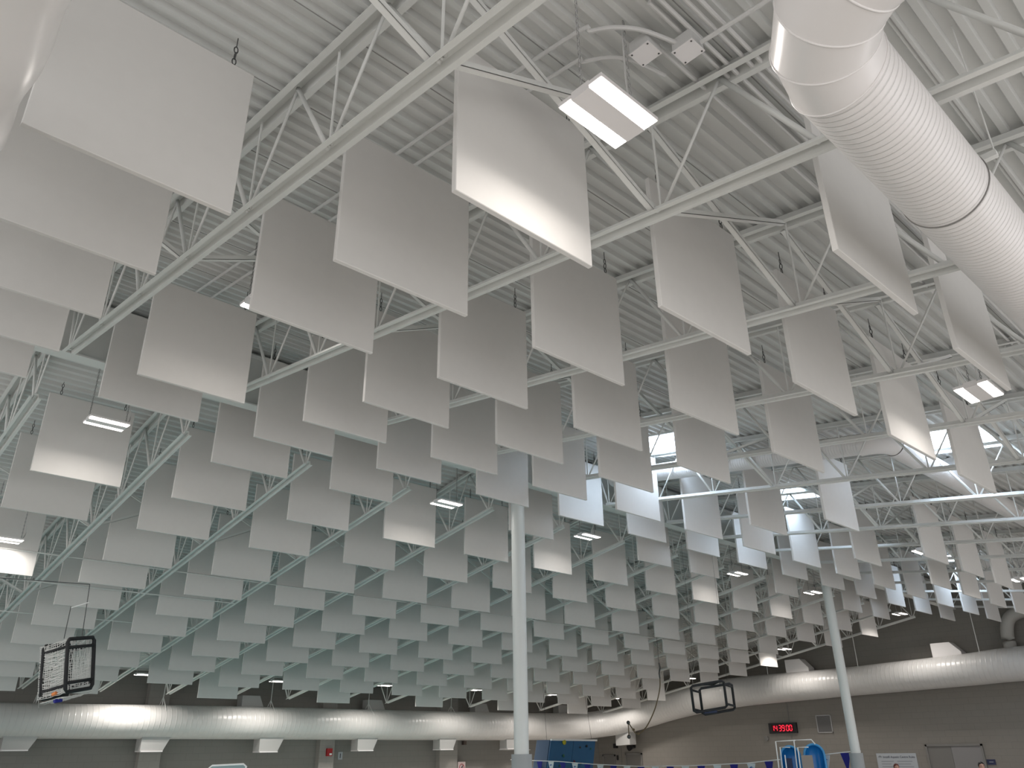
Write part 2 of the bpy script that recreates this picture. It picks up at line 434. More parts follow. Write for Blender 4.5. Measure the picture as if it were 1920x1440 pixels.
for (bay, j, i) in present:
    x = xcol(i)
    if bay == 1: y = 1.61444+1.343537*j; z = z1(y)
    else: y = 11.00789+1.344349*j + (.1465 if j == 3 else 0); z = z2(y)
    o = proto_b if first else copy_tree(proto_b); first = False
    o.location = (x, y, H+z+.000227*i-.00106*i*i); o.rotation_euler = (0, 0, random.uniform(-.012, .012))
    adj = lit.get((bay, j, i), 'white')
    if bay == 1: o['label'] = '%s square baffle, near slope, %s row before the ridge, %s column from left' % (adj, ORD[6-j], ORD[i])
    else: o['label'] = '%s square baffle, far slope, %s row past the ridge, %s column from left' % (adj, ORD[j], ORD[i])

# ------------------------------------------------------------------ lamps
def make_lamp():
    t = thing('highbay_light', 'x', 'ceiling light', (0, 0, 0), 'hanging led lights')
    part('spine', MB().box(-.255, .255, -.068, .068, 0.000, .06), HOUSING, t, local=True)
    for s in (-1, 1):
        ya, yb_ = (s*.068, s*.168); ya, yb_ = min(ya, yb_), max(ya, yb_)
        wg = part('wing', MB().box(-.262, .262, ya, yb_, .012, .04), HOUSING, t, local=True)
        for q in (-1, 1):
            xa, xc = (q*.007, q*.252); xa, xc = min(xa, xc), max(xa, xc)
            part('led_lens', MB().box(xa, xc, ya+.010, yb_-.006, .004, .0115), LENS, wg, local=True)
        ld = bpy.data.lights.new('led_array', 'AREA'); ld.shape = 'RECTANGLE'; ld.size = .238; ld.size_y = .08; ld.energy = LAMP_W/2
        ld.color = (1, .93, .87); ld.spread = math.radians(165)
        for q in (-1, 1):
            lo = bpy.data.objects.new('led_array', ld); COL.objects.link(lo); lo.parent = t; lo.location = (q*.1295, s*.12, .002)
    return t
lamp0 = make_lamp()
lamps = [(2.93, 2.21, 3.48, 'large bright lamp hanging in front of the big near baffle'),
 (8.94, 2.17, 3.44, 'lamp at the right edge, in front of the wide white duct'),
 (3.16, 7.05, 4.34, 'lamp mostly hidden behind a near baffle, left of the middle'),
 (2.93, 11.29, 4.23, 'lamp at the left, its baffle glowing below it'),
 (2.93, 15.95, 3.46, 'lamp cut off by the left edge of the view'),
 (8.94, 11.22, 4.20, 'lamp left of the middle column, below the ridge girder'),
 (12.94, 11.29, 4.24, 'lamp just right of the middle column'),
 (18.93, 11.31, 4.20, 'second lamp to the right of the middle column'),
 (22.85, 11.24, 4.14, 'lamp just left of the right column head'),
 (28.85, 11.21, 4.09, 'lamp just right of the right column, above the wall duct'),
 (18.93, 6.55, 3.97, 'lamp half hidden beside a baffle at the upper right'),
 (22.9, 5.82, 3.72, 'lamp at the far right edge among the lit baffles'),
 (28.85, 15.69, 3.34, 'lamp left of the right column, low over the wall duct'),
 (8.94, 25.03, 2.14, 'leftmost lamp over the far wall duct'), (12.94, 24.54, 2.09, 'second lamp over the far wall duct'),
 (16.94, 24.39, 2.11, 'third lamp over the far wall duct'), (20.93, 24.32, 2.10, 'fourth lamp over the far wall duct'),
 (24.9, 24.22, 2.05, 'fifth lamp over the far wall duct, right of the middle column'), (28.8, 24.16, 2.02, 'lamp over the corner where the wall ducts meet'),
 (28.8, 20.06, 2.58, 'lamp above the hanging black frame')]
for n, (x, y, z, lb) in enumerate(lamps):
    o = lamp0 if n == 0 else copy_tree(lamp0)
    z -= .05
    o.location = (x, y, H+z); o['label'] = lb
    kind = {0: (.45, 165), 2: (.25, 165), 3: (.6, 165), 4: (.6, 165), 9: (1.4, 144), 12: (1.4, 144)}.get(n, (2.1, 140) if 13 <= n < 19 else None)
    if kind:                    # dimmer beside a baffle, narrow beam over the wall ducts
        nd = None
        for ch in o.children:
            if ch.type == 'LIGHT':
                if nd is None: nd = ch.data.copy(); nd.energy = LAMP_W/2*kind[0]; nd.spread = math.radians(kind[1])
                ch.data = nd
    zd = zdeck(x, y)-z
    for s in (-1, 1):
        b = MB()
        if n < 4 or n == 5:
            zz = .06; k = 0
            while zz < zd:
                pts = []
                for q in range(8):
                    a = 2*PI*q/8; c = .009*math.cos(a); pts.append((s*.24+(c if k % 2 else 0), (0 if k % 2 else c), zz+.017+.02*math.sin(a)))
                b.tube(pts, .0028, 4, closed=True); zz += .033; k += 1
        else: b.tube([(s*.24, 0, .06), (s*.24, 0, zd)], .006, 5)
        part('chain', b, CHAIN, o, local=True)
    b = MB(); b.tube(spline([(.26, .03, .06), (.30, .04, .2), (.25, .03, .45), (.25, .02, zd)]), .006, 6); part('power_cord', b, CONDUIT, o, local=True)

# ------------------------------------------------------------------ skylights
names = ['skylight above the bright baffles right of the middle', 'skylight at the far right behind the round duct', 'small skylight below the elbow of the far duct', 'skylight hidden at the right end of the near slope']
for s, lb in zip(SKY, names):
    xa, xc, ya, yb_ = s; t = thing('skylight', lb, 'skylight', ((xa+xc)/2, (ya+yb_)/2, zdeck(xa, ya)), 'roof skylights')
    hh = .12; b = MB()
    def q4(p0, p1):
        z0, zz1 = zdeck(*p0)-.03, zdeck(*p1)-.03
        i = len(b.v); b.v.extend([(p0[0], p0[1], z0), (p1[0], p1[1], zz1), (p1[0], p1[1], zz1+hh), (p0[0], p0[1], z0+hh)]); b.f.append((i, i+1, i+2, i+3))
    q4((xa, ya), (xc, ya)); q4((xc, ya), (xc, yb_)); q4((xc, yb_), (xa, yb_)); q4((xa, yb_), (xa, ya))
    cb_ = part('curb', b, STEEL, t); sm = cb_.modifiers.new('thick', 'SOLIDIFY'); sm.thickness = .04; sm.offset = 0
    b = MB(); zz = lambda x, y: zdeck(x, y)+hh-.03
    b.v = [(xa, ya, zz(xa, ya)), (xc, ya, zz(xc, ya)), (xc, yb_, zz(xc, yb_)), (xa, yb_, zz(xa, yb_)), (xa, ya, zz(xa, ya)+.03), (xc, ya, zz(xc, ya)+.03), (xc, yb_, zz(xc, yb_)+.03), (xa, yb_, zz(xa, yb_)+.03)]
    b.f = [(0, 1, 2, 3), (4, 7, 6, 5), (0, 4, 5, 1), (1, 5, 6, 2), (2, 6, 7, 3), (3, 7, 4, 0)]
    part('glazing', b, GLAZE, t)

# ------------------------------------------------------------------ ducts
def arc(c, r, a0, a1, n, z): return [(c[0]+r*math.cos(a0+(a1-a0)*k/n), c[1]+r*math.sin(a0+(a1-a0)*k/n), z) for k in range(n+1)]
# near duct: comes from behind the camera, gored elbow, then runs to the right
zd_, yd, xd, rr = 2.92, .95, 2.56, .236
t = thing('spiral_duct', 'large shiny white spiral duct with gored elbow at the upper right', 'duct', (xd, yd, zd_-rr))
rb = .50
straight = [(xd, -2.6+.2*k, zd_) for k in range(0, int((yd-rb+2.6)/.2)+1)]
b = duct_mesh(straight+[(xd, yd-rb, zd_)], [rr]*(len(straight)+1)); o = part('duct_run', b, DUCTPL, t, smooth=True); put_uv(o, b)
el = arc((xd+rb, yd-rb), rb, PI, PI/2, 4, zd_)
b = MB()
for k in range(4):
    b2 = duct_mesh([el[k], el[k+1]], [rr*1.012]*2, 48); n0 = len(b.v)
    # mitre each gore
    for e, idx in ((k, 0), (k+1, 1)):
        a = PI - (PI/2)*e/4; tng = Vector((math.sin(a), -math.cos(a), 0)); tng = tng if tng.y > -1 else tng
        tng = Vector((math.sin(PI-a), math.cos(PI-a), 0)) if False else Vector((math.cos(a-PI/2), math.sin(a-PI/2), 0))
        pc = Vector(el[e]); sd = tng.cross(Vector((0, 0, 1))).normalized()
        for m_ in range(49):
            an = 2*PI*m_/48; b2.v[idx*49+m_] = tuple(pc + (Vector((0, 0, 1))*math.cos(an) + sd*math.sin(an))*rr*1.012)
    b.v += b2.v; b.f += [tuple(i+n0 for i in f) for f in b2.f]
o = part('elbow', b, DUCTPL, t, smooth=True, label='smooth gored elbow')
b = MB()
for e in range(5):
    a = PI - (PI/2)*e/4; tng = Vector((math.cos(a-PI/2), math.sin(a-PI/2), 0)); pc = Vector(el[e]); sd = tng.cross(Vector((0, 0, 1))).normalized()
    b.tube([tuple(pc + (Vector((0, 0, 1))*math.cos(2*PI*k/48)+sd*math.sin(2*PI*k/48))*rr*1.012) for k in range(48)], .006, 6, closed=True)
part('elbow_seams', b, DUCTPL, t, smooth=True)
pts = [(xd+rb+.25*k, yd, zd_) for k in range(0, 112)]
b = duct_mesh(pts, [rr]*len(pts), 56); o = part('duct_run', b, DUCT, t, smooth=True); put_uv(o, b)
for xx in (4.38, 8.2, 12, 16):
    b = MB(); b.tube([(xx, yd+rr*1.01*math.cos(2*PI*k/48), zd_+rr*1.01*math.sin(2*PI*k/48)) for k in range(48)], .005, 6, closed=True)
    part('joint_band', b, FRAME, t, smooth=True)
    b = MB(); b.bar((xx+.25, yd-rr-.03, zd_+rr+.01), (xx+.25, yd+rr+.03, zd_+rr+.01), .04, .04)
    for s in (-1, 1): b.tube([(xx+.25, yd+s*(rr+.02), zd_+rr), (xx+.25, yd+s*(rr+.02), zdeck(xx, yd))], .005, 6)
    part('hanger_strut', b, STEEL, t)
# duct overhead at the top left
b = duct_mesh([(-.075, -2.5+.15*k, 2.70) for k in range(100)], [.345]*100, 56)
for i in range(len(b.v)):
    x, y, z = b.v[i]; rk = 1+.035*math.sin(y*9+1.5*math.sin(3*z+y))*(1 if x > 0 else .4); b.v[i] = (-.075+(x+.075)*rk, y, 2.70+(z-2.70)*rk)
o = solo('supply_duct', b, DUCTPL, 'pinkish white rumpled duct filling the top left corner', 'duct', smooth=True)
# far duct in the near slope, elbow then run to the right
t = thing('branch_duct', 'slim white round duct with elbow running under the skylights at the right', 'duct', (12.3, 4.4, 4.1))
pts = [(12.12, 9.8-.2*k, 4.27+.133*(9.8-.2*k-4.4)) for k in range(0, 26)]+[(12.12, 4.72, 4.30)]
b = duct_mesh(pts, [.168]*len(pts), 32); o = part('duct_run', b, DUCT, t, smooth=True); put_uv(o, b)
el = arc((12.48, 4.78), .36, PI, 1.5*PI, 8, 4.30); b = duct_mesh(el, [.172]*9, 32); part('elbow', b, DUCTPL, t, smooth=True)
pts = [(12.48+.25*k, 4.42, 4.30-.001*k) for k in range(0, 74)]
b = duct_mesh(pts, [.18]*len(pts), 32); o = part('duct_run', b, DUCT, t, smooth=True); put_uv(o, b)
b = MB(); b.obox(Vector((14.9, 4.15, 4.48)), Vector((.7, 0, 0)), Vector((0, .35, 0)), Vector((0, 0, .16))); part('branch_collar', b, DUCTPL, t)
# wall duct
path = [(-7, 26.4, .84), (0, 26.4, .86), (6, 26.4, .885), (12, 26.4, .9), (18, 26.4, .89), (24.5, 26.4, .885), (28.4, 26.35, .92), (29.9, 25.9, 1.02), (30.55, 24.6, 1.24), (30.6, 21.8, 1.76), (30.6, 19.1, 2.02), (30.6, 14.6, 2.13), (30.6, 10.3, 2.25), (30.6, 8.3, 2.33), (30.6, 3, 2.40), (30.6, -2.6, 2.44)]
rad = [.44, .44, .45, .49, .51, .53, .55, .56, .58, .60, .57, .50, .51, .53, .53, .53]
P_, R_ = spline(path, rad, 14)
t = thing('wall_duct', 'huge white round duct wrapping along the far wall and right wall', 'duct', (15, 26.4, .4))
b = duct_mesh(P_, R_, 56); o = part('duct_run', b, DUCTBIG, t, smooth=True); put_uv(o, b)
def wedge_y(x0, x1, xs_, y0, y1, zt_, zb_):      # drop below far duct: straight left side, sloping right side
    return MB().prism([(x0, zb_), (x1, zb_), (xs_, zt_), (x0, zt_)], 'y', y0, y1)
for x in (2.2, 5.95, 9.58, 13.35, 17.1, 20.8, 24.3):
    zb_ = .16 if x < 8 else (.10 if x < 12 else .045)
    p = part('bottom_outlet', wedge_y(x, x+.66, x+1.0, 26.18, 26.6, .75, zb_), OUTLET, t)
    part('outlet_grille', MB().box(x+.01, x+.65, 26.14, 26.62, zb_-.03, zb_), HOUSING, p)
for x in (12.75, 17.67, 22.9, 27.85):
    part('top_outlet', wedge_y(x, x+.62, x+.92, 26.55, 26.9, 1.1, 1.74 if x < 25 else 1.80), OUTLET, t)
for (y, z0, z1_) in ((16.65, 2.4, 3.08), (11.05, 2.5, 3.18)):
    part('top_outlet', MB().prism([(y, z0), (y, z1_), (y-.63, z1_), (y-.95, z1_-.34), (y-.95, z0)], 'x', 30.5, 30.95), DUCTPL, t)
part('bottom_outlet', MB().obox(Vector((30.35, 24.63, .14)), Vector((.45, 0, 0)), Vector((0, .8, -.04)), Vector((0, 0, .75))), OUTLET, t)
for k, x in enumerate((3.0, 6.6, 10.1, 13.7, 17.6, 21.5, 25.5)):
    b = MB(); b.tube([(x, 26.4, 1.3), (x+.02, 26.4, zdeck(x, 26.4))], .012, 6); b.tube([(x, 26.0, 1.2), (x, 26.4, 1.6), (x, 26.8, 1.2)], .012, 6); part('hanger_rod', b, STEEL, t)
for y in (21.0, 17.4, 13.7, 9.5):
    b = MB(); b.tube([(30.4, y, 2.3), (30.4, y, zdeck(30.4, y))], .012, 6); part('hanger_rod', b, STEEL, t)
b = duct_mesh(spline([(31.0, 8.7, 2.7), (31.0, 8.7, 3.3), (31.0, 8.55, 3.75), (31.0, 8.2, 3.95), (31.0, 7.6, 4.0), (31.0, 5, 4.0)]), [.2]*41, 28)
part('riser', b, mat('olive_grey_duct_paint', (.42, .41, .38), .5), t, smooth=True, label='dull grey riser elbow')

# ------------------------------------------------------------------ conduits and boxes near the big lamp
def cz(y, off=1.43): return z1(y)+off
for n, (y, x0, x1) in enumerate(((1.70, -.5, 16), (1.765, -.5, 16), (1.88, -.5, 16), (1.95, 3.1, 16), (2.14, 3.3, 8.2))):
    lb = ['conduit of the overhead bundle farthest from the lamp', 'second conduit of the overhead bundle counting from the boxes', 'middle conduit of the overhead bundle crossing the roof deck', 'fourth conduit of the overhead bundle, under the square boxes', 'conduit of the overhead bundle closest to the big lamp'][n]
    b = MB(); b.tube([(x0, y, cz(y)), (x1, y, cz(y)+dz(x1))], .016, 8)
    o = solo('conduit', b, CONDUIT, lb, 'conduit', 'painted conduits under the deck'); autosmooth(o)
for pts, lb in (([(2.97, 9.9, cz(9.9)), (2.97, 6, cz(6)), (2.97, 2.75, cz(2.75)), (3.02, 2.35, cz(2.35, 1.40)), (3.18, 2.12, cz(2.1, 1.38)), (3.45, 1.99, cz(2, 1.36))], 'curved conduit running from the ridge into the upper square box'),
                ([(3.17, 9.9, cz(9.9)), (3.17, 6, cz(6)), (3.17, 2.95, cz(2.95)), (3.22, 2.6, cz(2.6)), (3.36, 2.36, cz(2.4, 1.4)), (3.7, 2.27, cz(2.27))], 'curved conduit beside it, bending above the big lamp'),
                ([(3.52, 1.86, cz(1.9, 1.33)), (3.52, 0.5, cz(.5, 1.38)), (3.52, -2.5, cz(-2.5, 1.38))], 'conduit leaving the upper square box towards the top edge')):
    b = MB(); b.tube(spline(pts), .016, 8); o = solo('conduit', b, CONDUIT, lb, 'conduit', 'painted conduits under the deck'); autosmooth(o)
for (x, y, lb) in ((3.33, 2.17, 'lower of the two square white junction boxes by the conduits'), (3.50, 1.95, 'upper of the two square white junction boxes by the conduits')):
    t = thing('junction_box', lb, 'junction box', (x, y, cz(y, 1.30)), 'junction boxes')
    part('box_body', MB().box(x-.07, x+.07, y-.075, y+.075, cz(y, 1.30), cz(y, 1.40)), CONDUIT, t)
    part('cover_plate', MB().box(x-.076, x+.076, y-.081, y+.081, cz(y, 1.295), cz(y, 1.301)), HOUSING, t)
    for s in (-1, 1):
        for q in (-1, 1):
            part('screw', MB().box(x+s*.06-.005, x+s*.06+.005, y+q*.065-.005, y+q*.065+.005, cz(y, 1.291), cz(y, 1.296)), HOOK, t)

# ------------------------------------------------------------------ hanging frames (water game goals)
def frame_tubes(b, pts, r): b.tube(pts, r, 8, closed=True)
def lerp(a, b, t): return a+(b-a)*t
def goal(label, A, u, v, d, r, netted, ropes):
    A, u, v, d = Vector(A), Vector(u), Vector(v), Vector(d)
    t = thing('water_goal', label, 'goal', tuple(A+u/2), 'hoisted water goals')
    def rect(o): 
        e = .06; q = [o+u*e, o+u*(1-e), o+u+v*e, o+u+v*(1-e), o+u*(1-e)+v, o+u*e+v, o+v*(1-e), o+v*e]
        return q
    part('front_frame', MB().tube(rect(A), r, 8, closed=True), FOAM, t, smooth=True)
    part('back_frame', MB().tube(rect(A+d), r, 8, closed=True), FOAM, t, smooth=True)
    for (fu, fv) in ((0, .13), (0, .86), (1, .13), (1, .86)):
        o = A+u*fu+v*fv; part('spacer_bar', MB().tube([o, o+d], r*.85, 8), FOAM, t, smooth=True)
    if netted:
        for fv in (.17, .84): part('cross_bar', MB().tube([A+v*fv, A+u+v*fv], r*.85, 8), FOAM, t, smooth=True)
        b = MB(); wr = .0048
        def net(o, a, c, na, nc):
            for k in range(na+1):
                s = [o+a*k/na + c*q/6 + Vector((random.uniform(-.012, .012), random.uniform(-.01, .01), random.uniform(-.008, .008))) for q in range(7)]; b.tube(s, wr, 3, cap=False)
            for k in range(nc+1):
                s = [o+c*k/nc + a*q/6 + Vector((0, 0, random.uniform(-.012, .012)-.02*math.sin(PI*q/6))) for q in range(7)]; b.tube(s, wr, 3, cap=False)
        n_ = -(u.cross(v)).normalized()*.035
        net(A-d*.05+n_, d*1.1, v, 12, 28); net(A+n_, u, v, 16, 26); net(A-Vector((0, 0, .06)), u, d, 14, 10); net(A+d, u, v, 16, 26)
        part('net', b, NET, t, label='white net draped over the frame')
        sag = A+d*.35+u*.1-Vector((0, 0, .09))
        part('float', MB().tube([sag-Vector((.05, 0, 0)), sag+Vector((.05, .02, .02))], .03, 8), NAVY, t)
        part('float', MB().tube([A+d*.55+Vector((-.0, -.03, .02)), A+d*.4+Vector((0, -.03, .03))], .025, 8), ORANGE, t)
    else:
        b = MB(); c_ = A+u*.45-v*.04; b.tube([c_-u*.15, c_+u*.15+d*.3], .03, 6); part('float', b, SHORT, t)
        b = MB(); b.tube([A+v+u*.3, A+v+u*.55+d*.5, A+v+u*.9], .02, 6); part('spacer_bar', b, FOAM, t)
    for (p, q) in ropes:
        part('rope', MB().tube([p, q], .006 if netted else .0025, 5), CABLE, t)
    return t
netted_goal = goal('black padded goal frame with white net hanging at the lower left', (3.59, 13, .81), (.46, .38, .10), (-.11, 0, .71), (-.20, .36, -.08), .027, True,
     [((3.44, 13.05, 1.53), (3.44, 13.05, 1.98)), ((3.70, 13.15, 1.60), (3.66, 13.15, 2.34))])
b = MB(); b.tube([(3.44, 13.05, 1.96), (3.70, 13.15, 2.08)], .008, 6); part('spreader_bar', b, RAIL, netted_goal, label='pale spreader rod')
b = MB(); b.tube(spline([(-6, 13.2, 2.2), (0, 13.15, 2.18), (2.45, 13.1, 2.28), (3.66, 13.15, 2.34)]), .006, 5); part('hoist_cable', b, CABLE, netted_goal)
goal('black open goal frame hanging in front of the wall duct', (15.46, 10.72, .67), (.48, -.52, .10), (-.22, -.13, .52), (.46, .10, -.03), .028, False,
     [((15.3, 10.5, 1.22), (15.3, 10.5, 4.3)), ((15.9, 10.1, 1.3), (15.9, 10.1, 4.3))])
# rope swing
rp = [(20.76, 15.51, 1.93), (20.85, 15.61, 1.64), (20.93, 15.85, 1.2), (20.91, 16.05, .85), (20.87, 16.29, .54), (20.75, 16.5, .38), (20.66, 16.55, .44), (20.6, 16.57, .52), (20.45, 16.6, .70)]
t = thing('swing_rope', 'brown knotted rope looping down in front of the wall duct', 'rope', (20.7, 16.2, .3))
part('rope', MB().tube(spline(rp), .017, 6), ROPE, t); part('rope', MB().tube([(20.45, 16.6, .70), (20.56, 16.7, .34)], .015, 6), ROPE, t)
part('pulley', MB().sphere((20.45, 16.6, .70), .055), HOOK, t, smooth=True); part('weight', MB().sphere((20.56, 16.7, .31), .06), HOOK, t, smooth=True)
part('knot', MB().sphere((20.63, 16.56, .50), .04), ROPE, t, smooth=True); part('knot', MB().sphere((20.76, 16.5, .39), .045), ROPE, t, smooth=True)
b = MB(); b.tube([(20.76, 15.51, 1.90), (20.73, 15.5, 2.05), (20.79, 15.5, 2.2), (20.76, 15.5, 2.35)], .02, 6); b.tube([(20.76, 15.5, 2.35), (20.76, 15.5, 3.1)], .006, 5); part('shackle', b, HOOK, t)

# ------------------------------------------------------------------ climbing wall
t = thing('climbing_wall', 'leaning blue climbing panel with small holds beyond the flags', 'climbing wall', (23.5, 22.2, -2.18))
A0, A1 = Vector((22.62, 22, .30)), Vector((25.05, 22, .27)); dn = Vector((-.95, -.35, -2.35))
part('panel_face', MB().obox(A0, (A1-A0)*.5-Vector((.008, 0, 0)), dn, Vector((.02, .12, 0))), BLUE, t)
part('panel_face', MB().obox(A0+(A1-A0)*.5+Vector((.008, 0, 0)), (A1-A0)*.5-Vector((.008, 0, 0)), dn, Vector((.02, .12, 0))), BLUE, t)
part('side_panel', MB().obox(A0-Vector((.22, -.5, 0)), Vector((.2, -.45, 0)), dn, Vector((.02, .03, 0))), mat('pale_blue_side', (.08, .13, .22), .5), t)
part('top_rail', MB().bar(A0+Vector((-.02, -.02, .01)), A1+Vector((.04, -.02, .01)), .08, .06), RAIL, t)
for (a, c, m_, s) in ((.28, .03, YEL, .10), (.65, .10, BLACK, .04), (.80, .08, BLACK, .05), (.3, .22, GRN, .06), (.55, .30, REDH, .05), (.7, .33, BLACK, .04), (.17, .42, YEL, .06), (.78, .43, BLACK, .06), (.25, .36, GRN, .05), (.9, .12, GRN, .04), (.45, .4, GRN, .05)):
    p = A0+(A1-A0)*a+dn*c+Vector((0, -.03, 0)); part('hold', MB().sphere(tuple(p), s, 8, 6, (1, .5, .9)), m_, t, smooth=True)
for (p, q) in (((22.5, 22.1, .30), (22.36, 22.1, 2.5)), ((24.95, 22.1, .30), (24.6, 22.1, 2.4))):
    part('suspension_cable', MB().tube([p, q], .006, 5), CABLE, t)
part('frame_post', MB().box(23.4, 23.5, 22.4, 22.5, -2.18, .2), STEEL, t)

# ------------------------------------------------------------------ backstroke flags
ys = [22.09-.568*k for k in range(21)]
cz_pts = [(22.47, -.37), (21.17, -.40), (19.61, -.48), (17.58, -.54), (15.55, -.51), (13.71, -.44), (13.02, -.38), (11.32, -.23), (10.57, -.16)]
def flag_z(y):
    for (ya, za), (yb_, zb_) in zip(cz_pts, cz_pts[1:]):
        if yb_ <= y <= ya: return za+(zb_-za)*(ya-y)/(ya-yb_)
    return cz_pts[0][1] if y > cz_pts[0][0] else cz_pts[-1][1]
solo('flag_line', MB().tube([(22.1, y, z+.004) for y, z in [(23.6, -.34)]+cz_pts+[(10.3, -.15)]], .012, 6), RAIL, 'thin white line carrying the backstroke flags', 'line')
for k, y in enumerate(ys):
    z = flag_z(y); m_ = NAVY if k % 2 == 0 else WHITEF
    b = MB(); n0 = 0; hw = .135
    b.v = [(22.095, y+hw, z-.013), (22.095, y-hw, z-.013), (22.095, y-.02, z-.42), (22.095, y+.02, z-.42), (22.105, y+hw, z-.013), (22.105, y-hw, z-.013), (22.105, y-.02, z-.42), (22.105, y+.02, z-.42)]
    b.f = [(0, 3, 2, 1), (4, 5, 6, 7), (0, 1, 5, 4), (1, 2, 6, 5), (2, 3, 7, 6), (3, 0, 4, 7)]
    o = solo('pennant_flag', b, m_, '%s backstroke pennant, %s from the left along the line' % ('navy' if k % 2 == 0 else 'white', ORD[k] if k < 16 else ['seventeenth', 'eighteenth', 'nineteenth', 'twentieth', 'twenty-first'][k-16]), 'flag', 'backstroke flags')
    if k % 2:
        bb = MB(); bb.prism([(y+.07, z-.13), (y+.01, z-.09), (y-.02, z-.10), (y-.08, z-.13), (y-.02, z-.12), (y+.02, z-.14)], 'x', 22.088, 22.094); part('printed_logo', bb, LOGOB, o)

# ------------------------------------------------------------------ water slide
t = thing('water_slide', 'blue twin water slide with white handrails left of the right column', 'water slide', (21.3, 11.7, -2.18))
vd = Vector((21.3, 11.7, 0)).normalized(); sdv = Vector((vd.y, -vd.x, 0))
def flume(c, r, ztop, name):
    b = MB(); n = 18; rows = []
    zz = [-2.0, -1.5, -1.0, -.55, -.3]; base = []
    for z in zz: rows.append((z, r, 0 if z > -1 else (-1-z)*.9))
    prof = [(z, rr_, fw) for (z, rr_, fw) in rows]+[(ztop-r+ r*math.sin(a), r*math.cos(a), 0) for a in (0, .35, .7, 1.0, 1.3, 1.5)]
    for (z, rr_, fw) in prof:
        for k in range(n+1):
            a = PI*k/n; p = Vector(c)+sdv*(math.cos(a)*max(rr_, .01))+vd*(math.sin(a)*r*.9*(max(rr_, .01)/r)) - vd*fw; b.v.append((p.x, p.y, z))
    for i in range(len(prof)-1):
        for k in range(n): a0 = i*(n+1)+k; b.f.append((a0, a0+1, a0+n+2, a0+n+1))
    o = part(name, b, SLIDE, t, smooth=True); sm = o.modifiers.new('thick', 'SOLIDIFY'); sm.thickness = .03
    rim = [tuple(Vector(c)+sdv*rr_-vd*(fw+.01)+Vector((0, 0, z))) for (z, rr_, fw) in prof]+[tuple(Vector(c)-sdv*rr_-vd*(fw+.01)+Vector((0, 0, z))) for (z, rr_, fw) in prof[::-1]]
    part('rim', MB().tube(rim, .03, 6), mat('pale_blue_rim', (.06, .33, .68), .3), o, smooth=True)
c2_ = Vector((21.62, 11.35, 0)); flume(tuple(c2_), .25, .03, 'flume'); c1_ = Vector((21.22, 11.82, 0))+vd*.35; flume(tuple(c1_), .25, -.01, 'flume')
def P3(px, z, dd=0): # point on the rail plane by sideways offset
    p = Vector((21.3, 11.7, 0))+sdv*px - vd*dd; return (p.x, p.y, z)
r_ = .016
for pts in ([P3(-.50, -2.1), P3(-.47, .11), P3(.04, .13)], [P3(-.06, -2.1, .1), P3(.0, .135, .1), P3(.44, .14, .1), P3(.52, .03, .1)], [P3(-.42, -2.1, -.1), P3(-.38, -.03, -.1), P3(-.12, -.04, -.1)],
            [P3(.03, -2.1, .2), P3(.07, -.04, .2), P3(.34, -.04, .2)], [P3(-.31, -2.1, .1), P3(-.28, -.22, .1)]):
    part('handrail', MB().tube(pts, r_, 8), RAIL, t, smooth=False)
b = MB(); b.obox(Vector(P3(.12, -2.1, .18)), sdv*.28, -vd*.03, Vector((0, 0, 1.87))); part('side_panel', b, mat('beige_panel', (.30, .26, .23), .6), t)
b = MB(); b.obox(Vector(P3(-.26, -2.1, .0)), sdv*.14, -vd*.03, Vector((0, 0, 1.8))); part('side_panel', b, SHORT, t)
b = MB(); b.obox(Vector(P3(-.5, -1.0, -.2)), sdv*1.2, vd*.7, Vector((0, 0, .08))); part('platform', b, STEEL, t)
for a in (-.45, .6):
    part('support_post', MB().tube([P3(a, -2.18, -.5), P3(a, -.95, -.5)], .05, 10), STEEL, t)

# ------------------------------------------------------------------ framed board on a post at the bottom left
t = thing('goal_board', 'board with rounded white frame at the bottom edge, left of centre', 'board', (6.47, 13.72, -2.18))
u = (Vector((6.69, 13.5, -.17))-Vector((6.25, 13.92, -.19))); A = Vector((6.25, 13.92, -.62)); vv = Vector((0, 0, .44)); e = .08
part('board', MB().obox(A+u*.03, u*.94, vv, Vector((.01, .01, 0))), TEALP, t)
part('frame', MB().tube([A+u*e, A+u*(1-e), A+u+vv*e, A+u+vv*(1-e), A+u*(1-e)+vv, A+u*e+vv, A+vv*(1-e), A+vv*e], .016, 8, closed=True), RAIL, t, smooth=True)
part('post', MB().tube([tuple(A+u*.5+Vector((.03, .03, .2))), (6.5, 13.75, -2.18)], .035, 10), STEEL, t)

# ------------------------------------------------------------------ right wall fittings
xw = 31.3
t = thing('pace_clock', 'black digital clock with red figures 14 39 00 on the right wall', 'clock', (xw-.05, 17.55, .44))
part('case', MB().box(xw-.10, xw, 16.95, 18.15, .45, .83), BLACK, t)
part('red_glass', MB().box(xw-.105, xw-.10, 17.08, 18.02, .52, .76), LEDOFF, t)
SEG = {'0': 'abcdef', '1': 'bc', '4': 'fgbc', '3': 'abgcd', '9': 'abgfcd'}
dw, dh, th = .095, .20, .022
for n, ch in enumerate('143900'):
    y0 = 18.02 - n*.143 - (n//2)*.035; b = MB(); zc = .54
    for s in SEG[ch]:
        if s in 'agd':
            z = {'a': dh, 'g': dh/2, 'd': 0}[s]; b.box(xw-.112, xw-.105, y0-dw+.012, y0-.012, zc+z-th/2, zc+z+th/2)
        else:
            y = y0 if s in 'ef' else y0-dw; z = dh/2 if s in 'bf' else 0; b.box(xw-.112, xw-.105, y-th/2, y+th/2, zc+z+.012, zc+z+dh/2-.012)
    part('digit', b, LED, t)
t = thing('wall_vent', 'grey louvred grille in pale frame beside the clock', 'vent', (xw-.02, 15.82, .44))
